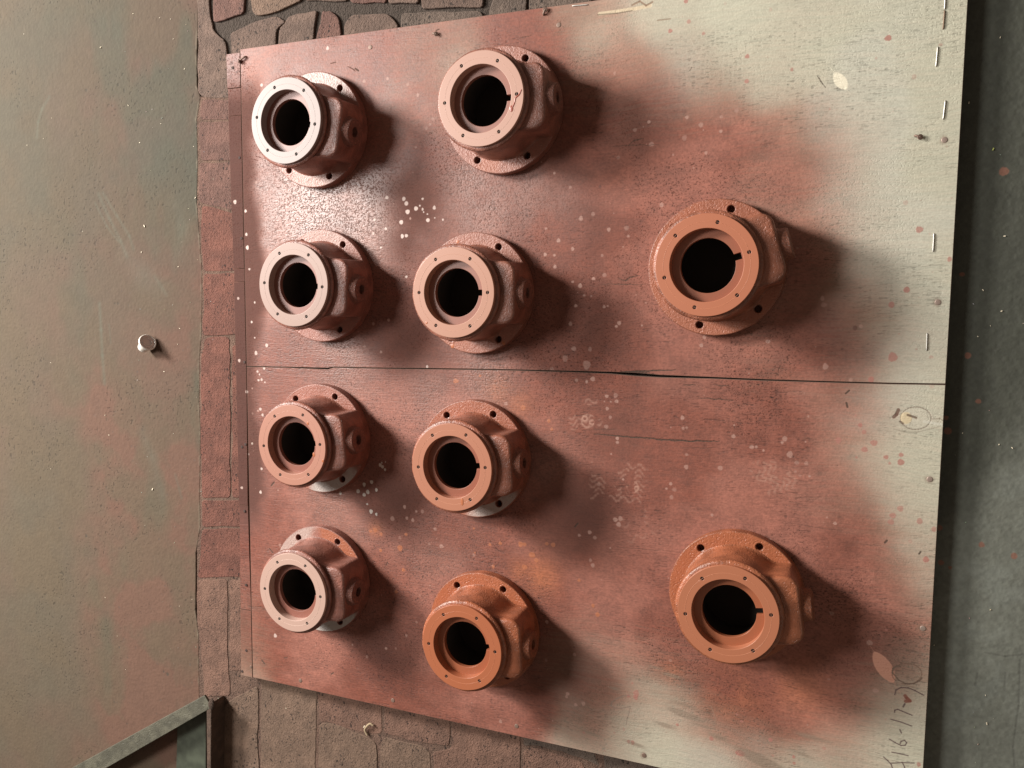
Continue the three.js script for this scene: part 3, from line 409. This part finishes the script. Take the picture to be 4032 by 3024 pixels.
const screwHoles = [0, 60, 120, 180, 240, 300].map((d) => circ(0.002, 0.0471 * Math.cos(d * Math.PI / 180), 0.0471 * Math.sin(d * Math.PI / 180)));
const faceGeo = lay(ringShape(RT, [circ(0.0399), ...screwHoles]), 0.012, HT - 0.012, 0.0005, 64);
const seatHole = (() => {                                              // the bore with its keyway
  const p = new THREE.Path(), a = Math.asin(0.0036 / 0.0301); p.moveTo(0.0301 * Math.cos(a), 0.0036);
  p.absarc(0, 0, 0.0301, a, Math.PI * 2 - a, false); p.lineTo(0.0374, -0.0036); p.lineTo(0.0374, 0.0036); p.closePath(); return p;
})();
const seatGeo = lay(ringShape(0.0415, [seatHole]), 0.006, HT - 0.0115 - 0.006, 0.0004, 64);
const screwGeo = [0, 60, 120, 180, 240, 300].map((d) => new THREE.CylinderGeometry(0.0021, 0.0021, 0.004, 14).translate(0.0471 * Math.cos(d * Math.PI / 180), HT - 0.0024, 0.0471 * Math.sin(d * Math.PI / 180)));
const scribeGeo = new THREE.TorusGeometry(0.0471, 0.00016, 4, 96).rotateX(Math.PI / 2).translate(0, HT, 0);
const linerGeo = new THREE.CylinderGeometry(0.0395, 0.0395, 0.058, 48, 1, true).translate(0, 0.0295, 0);
const shadeDiscGeo = new THREE.CylinderGeometry(0.039, 0.039, 0.002, 40).translate(0, 0.0045, 0);
function housingGeo(lobe, foot) {
  const NA = 200, sd = (x, z, R, ln) => {                              // outline: round neck joined to a rounded box towards +x
    const c = Math.hypot(x, z) - R, hw = 0.0385, rc = 0.015, qx = Math.abs(x - ln / 2) - (ln / 2 - rc), qz = Math.abs(z) - (hw - rc);
    const b = Math.hypot(Math.max(qx, 0), Math.max(qz, 0)) + Math.min(Math.max(qx, qz), 0) - rc, k = 0.006, h = clamp(0.5 + 0.5 * (b - c) / k);
    return lerp(b, c, h) - k * h * (1 - h);
  };
  const reach = (a, R, ln) => { let lo = 0.03, hi = 0.11; for (let i = 0; i < 26; i++) { const m = (lo + hi) / 2; if (sd(m * Math.cos(a), m * Math.sin(a), R, ln) < 0) lo = m; else hi = m; } return lo; };
  const pos = [], uv = [], idx = []; let rows = 0;
  for (let i = 0; i <= NA; i++) {
    const a = i / NA * Math.PI * 2 + Math.PI, rb = Math.min(reach(a, 0.0605, foot), RF - 0.0004), rt = reach(a, 0.0572, lobe), RN = 0.0552, ys = 0.064;
    const wide = clamp((rt - 0.0585) / 0.008), cr = lerp(0.001, 0.0042, wide);
    const prof = [[Math.min(rb + 0.004, RF - 0.0002), T0 - 0.0006], [Math.min(rb + 0.0014, RF - 0.0002), T0 + 0.0009], [rb, T0 + 0.004]];
    for (let k = 1; k <= 6; k++) prof.push([lerp(rb, rt, k / 6) , lerp(T0 + 0.004, ys - cr, k / 6)]);
    for (let k = 1; k <= 5; k++) { const t = k / 5 * Math.PI / 2; prof.push([rt - cr + cr * Math.cos(t), ys - cr + cr * Math.sin(t)]); }
    const inn = Math.min(RN + 0.004, rt - cr);
    for (let k = 1; k <= 5; k++) prof.push([lerp(rt - cr, inn, k / 5), ys + 0.0012 * k / 5 * wide]);
    prof.push([lerp(inn, RN, 0.5), ys + 0.0016 * wide], [lerp(inn, RN, 0.75), ys + 0.002], [RT + 0.0034, HT - 0.0094], [RT + 0.0046, HT - 0.0076], [RT + 0.0038, HT - 0.0056], [RT + 0.0018, HT - 0.0044], [RT - 0.001, HT - 0.0042]);
    rows = prof.length;
    let run = 0, pr = prof[0];
    prof.forEach(([r, y], j) => {
      run += Math.hypot(r - pr[0], y - pr[1]); pr = [r, y];
      const n = j > 2 ? 0.0009 * (fbm(Math.cos(a) * r * 90 + 40, Math.sin(a) * r * 90 + y * 120 + 40, 3) - 0.5) : 0;
      pos.push((r + n) * Math.cos(a), y + n * 0.5, (r + n) * Math.sin(a)); uv.push(a * 0.06, run);
    });
    if (i) for (let j = 0; j + 1 < rows; j++) { const p = (i - 1) * rows + j, q = i * rows + j; idx.push(p, p + 1, q, q, p + 1, q + 1); }
  }
  const g = new THREE.BufferGeometry();
  g.setAttribute('position', new THREE.Float32BufferAttribute(pos, 3)); g.setAttribute('uv', new THREE.Float32BufferAttribute(uv, 2)); g.setIndex(idx); g.computeVertexNormals();
  const nn = g.attributes.normal;                                       // close the seam's shading
  for (let j = 0; j < rows; j++) { const p = j, q = NA * rows + j, v = new THREE.Vector3(nn.getX(p) + nn.getX(q), nn.getY(p) + nn.getY(q), nn.getZ(p) + nn.getZ(q)).normalize(); nn.setXYZ(p, v.x, v.y, v.z); nn.setXYZ(q, v.x, v.y, v.z); }
  return g;
}
function bossGeo(from, to) {
  const L = to - from, P = [[0.0208, -0.003], [0.0198, 0], [0.0186, 0.0014], [0.0178, 0.0032], [0.0174, L - 0.0014], [0.017, L - 0.0005], [0.0162, L], [0.0076, L], [0.0068, L - 0.001]];
  for (let k = 0; k < 8; k++) P.push([0.0063, L - 0.0016 - k * 0.0014], [0.0068, L - 0.0023 - k * 0.0014]);
  P.push([0.0064, L - 0.016], [0, L - 0.016]);
  return new THREE.LatheGeometry(P.map((p) => new THREE.Vector2(...p)), 40).rotateZ(-Math.PI / 2).translate(from, 0.0405, 0);
}
const shapes = { narrow: [housingGeo(0.0768, 0.0795), bossGeo(0.0772, 0.0858)], wide: [housingGeo(0.0778, 0.0805), bossGeo(0.0778, 0.0885)] };
const castBump = perMetre(castTile, 0.05), faceMap = perMetre(mottle, 0.09);
const holeShade = new THREE.MeshStandardMaterial({ color: rgb(0.004, 0.003, 0.003), roughness: 1 });
const boreShade = new THREE.MeshStandardMaterial({ color: rgb(0.035, 0.026, 0.02), roughness: 0.95 });  // shade inside the bore put into a dark colour
// flange tops carry their own patches: pale bare dusting, fresh orange, painted-in white sheen at upper left
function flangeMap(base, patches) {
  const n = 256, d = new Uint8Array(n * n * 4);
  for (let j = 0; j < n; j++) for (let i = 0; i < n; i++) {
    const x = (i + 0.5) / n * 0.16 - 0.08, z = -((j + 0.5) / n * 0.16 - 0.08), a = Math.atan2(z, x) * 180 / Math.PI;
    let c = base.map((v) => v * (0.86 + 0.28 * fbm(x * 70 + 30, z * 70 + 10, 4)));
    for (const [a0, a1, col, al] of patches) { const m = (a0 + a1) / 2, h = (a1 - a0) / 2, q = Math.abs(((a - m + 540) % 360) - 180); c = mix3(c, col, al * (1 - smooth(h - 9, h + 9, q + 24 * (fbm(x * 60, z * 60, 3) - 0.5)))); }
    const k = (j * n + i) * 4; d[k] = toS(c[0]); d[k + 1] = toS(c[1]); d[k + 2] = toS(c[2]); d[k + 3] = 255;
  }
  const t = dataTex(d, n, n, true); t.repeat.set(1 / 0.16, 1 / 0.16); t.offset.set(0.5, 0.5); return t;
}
const GREY = [0.42, 0.39, 0.36], FRESH = [0.34, 0.105, 0.048];
const castings = [
  // x, z, turn, kind, paint, ring face, roughness, flange patches, label
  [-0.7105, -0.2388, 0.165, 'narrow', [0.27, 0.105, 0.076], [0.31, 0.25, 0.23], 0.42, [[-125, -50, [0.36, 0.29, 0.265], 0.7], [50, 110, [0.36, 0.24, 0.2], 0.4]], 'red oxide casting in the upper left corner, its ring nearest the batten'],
  [-0.4277, -0.2432, -0.027, 'narrow', [0.28, 0.115, 0.082], [0.5, 0.31, 0.24], 0.42, [[95, 125, FRESH, 0.5]], 'red oxide casting at the top of the middle column, wet paint run on its ring'],
  [-0.7031, -0.0235, 0.06, 'narrow', [0.27, 0.105, 0.076], [0.38, 0.265, 0.22], 0.44, [[-125, -60, [0.38, 0.27, 0.23], 0.4]], 'dull red casting just above the board seam, nearest the left battens'],
  [-0.4637, -0.0137, -0.003, 'narrow', [0.28, 0.108, 0.072], [0.47, 0.25, 0.17], 0.42, [[100, 130, FRESH, 0.35]], 'red oxide casting just above the seam in the middle column, drips on its flange'],
  [-0.1563, -0.0440, -0.287, 'wide', [0.3, 0.105, 0.06], [0.48, 0.185, 0.1], 0.4, [[-200, -90, FRESH, 0.3]], 'orange red casting standing alone above the seam, with the side port turned up'],
  [-0.7101, 0.1947, -0.092, 'narrow', [0.27, 0.098, 0.066], [0.45, 0.225, 0.16], 0.42, [[45, 105, GREY, 0.8]], 'red casting just below the seam on the left, pale bare patch on lower flange'],
  [-0.4656, 0.2050, -0.074, 'narrow', [0.29, 0.1, 0.06], [0.46, 0.205, 0.125], 0.38, [[42, 95, GREY, 0.65], [-150, -40, FRESH, 0.25]], 'orange red casting just below the seam in the middle column, chip on its ring'],
  [-0.7132, 0.4031, -0.02, 'narrow', [0.27, 0.105, 0.076], [0.54, 0.39, 0.325], 0.42, [[40, 105, GREY, 0.9], [-170, -95, [0.45, 0.36, 0.32], 0.7], [-85, -20, FRESH, 0.8]], 'casting in the lower left corner with half white, half orange upper flange'],
  [-0.4510, 0.4377, -0.054, 'narrow', [0.35, 0.11, 0.052], [0.43, 0.15, 0.07], 0.36, [[-180, 180, FRESH, 0.5]], 'glossy orange casting at the bottom of the middle column with fresh paint'],
  [-0.1211, 0.3428, -0.139, 'wide', [0.35, 0.115, 0.055], [0.46, 0.185, 0.1], 0.36, [[-180, 180, FRESH, 0.5]], 'glossy orange casting alone at the lower right, near the handwriting'],
];
castings.forEach(([x, z, turn, kind, col, face, rough, patches, label]) => {
  const c = thing('machine_casting', label, 'casting', x, 0, z, -turn, 'round red painted castings set out on the plywood');
  const rugged = new THREE.MeshPhysicalMaterial({ color: rgb(...col), roughness: rough, map: faceMap, bumpMap: castBump, bumpScale: 0.0006 });
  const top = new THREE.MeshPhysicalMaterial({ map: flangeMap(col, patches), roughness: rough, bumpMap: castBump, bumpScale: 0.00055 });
  const plain = new THREE.MeshPhysicalMaterial({ color: rgb(face[0] * 0.82, face[1] * 0.74, face[2] * 0.72), roughness: rough + 0.04 });
  const inside = new THREE.MeshPhysicalMaterial({ color: rgb(...col.map((v) => v * 0.85)), roughness: rough });
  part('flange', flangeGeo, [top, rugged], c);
  part('housing', shapes[kind][0], rugged, c);
  const ring = part('face_ring', faceGeo, plain, c);
  part('scribed_line', scribeGeo, new THREE.MeshStandardMaterial({ color: rgb(...face.map((v) => v * 1.15 + 0.02)), roughness: 0.35 }), ring);
  for (let k = 0; k < 6; k++) part('screw_hole_shade', screwGeo[k], holeShade, ring);  // black plugs stand in for the shade inside the holes
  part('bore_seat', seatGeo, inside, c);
  part('bore_wall', linerGeo, boreShade, c);
  part('bore_shade_disc', shadeDiscGeo, boreShade, c);  // disc added to keep the open bore dark
  part('port_boss', shapes[kind][1], rugged, c);
});

// wet runs and drops of paint that stand on some castings
{
  const all = scene.children.filter((o) => o.userData.category === 'casting');
  const wet = new THREE.MeshPhysicalMaterial({ color: rgb(0.27, 0.075, 0.05), roughness: 0.3 }), orange = new THREE.MeshPhysicalMaterial({ color: rgb(0.38, 0.125, 0.055), roughness: 0.35 });
  const drop = (k, px, py, y, r, m, e = 1) => { const [a, b] = at(px, py, y), v = all[k].worldToLocal(new THREE.Vector3(a, y, b)); part('paint_drop', new THREE.SphereGeometry(r, 12, 8).scale(1, 0.16, e).translate(v.x, v.y, v.z), m, all[k]); };
  scene.updateMatrixWorld();
  const run = (k, y, pts, r, m) => { const v = pts.map(([px, py]) => { const [a, b] = at(px, py, y); return all[k].worldToLocal(new THREE.Vector3(a, y, b)); }); part('paint_run', new THREE.TubeGeometry(new THREE.CatmullRomCurve3(v), 20, r, 6).translate(0, -r * 0.55, 0), m, all[k]); };
  run(1, HT, [[2053, 352], [2044, 373], [2030, 386], [2026, 404], [2013, 434]], 0.0013, wet);
  drop(1, 2014, 428, HT, 0.0024, wet, 1.6);
  for (const [x, y, r] of [[1802, 952, 0.003], [1783, 1362, 0.0033], [1983, 1350, 0.0028]]) drop(3, x, y, T0, r, orange);
  drop(3, 1680, 1271, HT, 0.0016, orange);
  for (const [x, y, r] of [[1212, 1667, 0.0018], [1236, 1790, 0.0022], [1271, 1815, 0.0016]]) drop(5, x, y, HT, r, orange, 1.4);
  drop(6, 1820, 1976, HT, 0.0022, orange, 2.2);
}

// ---------------------------------------------------------------- small things on the floor
// white plastic cap, tipped over on the slab
{
  const [x, z] = at(602, 1352, FLOOR), cap = thing('plastic_cap', 'small white plastic cap tipped over on the concrete slab', 'cap', x, FLOOR + 0.0132, z);
  const white = new THREE.MeshPhysicalMaterial({ color: rgb(0.72, 0.68, 0.62), roughness: 0.35, clearcoat: 0.3 }), rosy = new THREE.MeshPhysicalMaterial({ color: rgb(0.66, 0.58, 0.54), roughness: 0.25, clearcoat: 0.6 });
  const pose = (g) => g.rotateZ(-0.97).rotateX(-0.945);
  const shell = new THREE.LatheGeometry([[0, -0.016], [0.0078, -0.016], [0.0086, -0.015], [0.0094, -0.002], [0.0108, 0.0005], [0.0132, 0.0022], [0.0138, 0.004], [0.0134, 0.0062], [0.0124, 0.0068], [0.0116, 0.0062], [0.0112, 0.004]].map((p) => new THREE.Vector2(...p)), 40);
  part('cap_shell', pose(shell), white, cap);
  part('cap_inside', pose(new THREE.LatheGeometry([[0.0113, 0.0058], [0.0104, 0.0042], [0.0086, 0.0039], [0.008, 0.0052], [0.0066, 0.0053], [0.006, 0.0036], [0, 0.0032]].map((p) => new THREE.Vector2(...p)), 40)), rosy, cap);
}
// welded angle-iron stand at the lower left
{
  const [x, z] = at(815, 2775, 0.012), st = thing('angle_iron_stand', 'rusty green angle iron stand corner on the slab, lower left', 'stand', x, FLOOR, z);
  const paintM = new THREE.MeshStandardMaterial({ color: rgb(0.115, 0.108, 0.078), roughness: 0.6, map: faceMap, bumpMap: perMetre(gritTile, 0.1), bumpScale: 0.0008 });
  const rust = new THREE.MeshStandardMaterial({ color: rgb(0.115, 0.07, 0.048), roughness: 0.85, map: faceMap, bumpMap: perMetre(gritTile, 0.05), bumpScale: 0.0016 });
  const green = new THREE.MeshStandardMaterial({ color: rgb(0.07, 0.08, 0.055), roughness: 0.6, map: faceMap });
  const yT = 0.012, rel = (px, py, y) => { const [a, b] = at(px, py, y); return [a - x, b - z]; };
  const up = (g) => g.translate(0, -FLOOR, 0);
  // long bar running away to the lower left: flat top leg and a hanging leg
  const bar = part('angle_bar', up(slab([rel(804, 2738, yT), rel(834, 2786, yT), rel(419, 3024, yT), rel(150, 3180, yT), rel(20, 3180, yT), rel(283, 3024, yT)], yT, 0.004, 0.0008)), paintM, st);
  part('bar_web', up(slab([rel(752, 2770, yT), rel(756, 2778, yT), rel(24, 3188, yT), rel(20, 3180, yT)], yT - 0.004, 0.028, 0.0005)), rust, bar);
  // short bar towards the viewer: upright rusty leg, dark green foot
  const side = part('angle_bar', up(slab([rel(826, 2772, yT), rel(831, 2784, yT), rel(828, 3200, yT), rel(815, 3200, yT), rel(812, 2790, yT)], yT - 0.0005, 0.0315, 0.001)), rust, st);
  part('bar_foot', up(slab([rel(700, 2860, -0.014), rel(812, 2800, -0.014), rel(812, 3200, -0.014), rel(690, 3200, -0.014)], -0.013, 0.006, 0.0008)), green, side);
  part('weld', up(new THREE.SphereGeometry(0.006, 14, 10).scale(1, 0.7, 1.5).translate(...(([a, b]) => [a, yT - 0.001, b])(rel(832, 2775, yT)))), rust, st);
}
// grit, paint flakes and wood chips on the floor
{
  const chip = new THREE.BoxGeometry(1, 0.5, 0.6), list = [], col = [];
  const P = (x, y) => at(x, y, FLOOR);
  for (const [x, y, s] of [[525, 54, 4], [630, 70, 3], [672, 75, 3], [398, 187, 6], [95, 134, 3], [683, 154, 3], [727, 272, 4], [506, 415, 5], [205, 465, 3], [172, 545, 3], [108, 572, 4], [551, 562, 4], [763, 577, 3], [634, 487, 3], [570, 890, 7], [558, 993, 5], [703, 1050, 5], [770, 779, 5], [327, 911, 3], [708, 1293, 4], [701, 1355, 4], [647, 1463, 4], [200, 1428, 3], [415, 1634, 5], [430, 1713, 4], [602, 1926, 7], [200, 1846, 3], [572, 2068, 3], [415, 2352, 4], [463, 2504, 3], [757, 2360, 3], [707, 2386, 3], [495, 2635, 3], [3938, 148, 4], [3815, 405, 4], [3870, 1142, 4], [3943, 1225, 5], [3900, 1283, 3], [3955, 930, 5], [3850, 1325, 3], [3933, 1750, 4], [3790, 1705, 3], [3985, 1763, 4], [3678, 2540, 3], [3880, 2737, 3], [3885, 2848, 5], [1435, 2860, 6], [1127, 2788, 4], [3910, 588, 7]]) { list.push([...P(x, y), s / 3300]); col.push(x > 3800 && s > 6 ? [0.45, 0.5, 0.15] : [0.75, 0.66, 0.5]); }
  for (let i = 0; i < 110; i++) { const r = rnd() < 0.7; list.push(...[r ? [rr(-1.1, -0.92), rr(-0.45, 0.66), rr(0.0004, 0.001)] : [rr(0.1, 0.24), rr(-0.4, 0.62), rr(0.0004, 0.001)]]); col.push([rr(0.3, 0.6), rr(0.3, 0.5), rr(0.25, 0.4)]); }
  const m = new THREE.InstancedMesh(chip, new THREE.MeshStandardMaterial({ roughness: 0.6 }), list.length), o = new THREE.Object3D();
  list.forEach(([x, z, s], i) => { o.position.set(x, FLOOR + s * 0.4, z); o.rotation.set(rr(-0.3, 0.3), rr(0, 6.3), rr(-0.3, 0.3)); o.scale.set(s * rr(1, 1.9), s, s); o.updateMatrix(); m.setMatrixAt(i, o.matrix); m.setColorAt(i, rgb(...col[i])); });
  m.name = 'floor_grit'; m.userData.kind = 'stuff'; tag(m, 'pale paint flakes, grit and chips scattered over the floor', 'debris'); m.castShadow = true; scene.add(m);
}
// curled wood shaving lying on the lower bricks
{
  const [x, z] = at(1448, 2862, FLOOR), q = [[0, 0.001, 0.012], [-0.003, 0.003, 0.004], [0.001, 0.005, -0.003], [0.007, 0.004, -0.008], [0.011, 0.003, -0.006]].map((p) => new THREE.Vector3(...p));
  const s = thing('wood_shaving', 'curled pale wood shaving on the bricks below the board', 'shaving', x, FLOOR + 0.001, z);
  part('curl', new THREE.TubeGeometry(new THREE.CatmullRomCurve3(q), 24, 0.0018, 6).scale(1, 0.7, 1), new THREE.MeshStandardMaterial({ color: rgb(0.36, 0.27, 0.17), roughness: 0.9 }), s);
}
scene.traverse((o) => { if (o.isMesh) { o.castShadow = true; o.receiveShadow = true; } });
renderer.render(scene, camera);
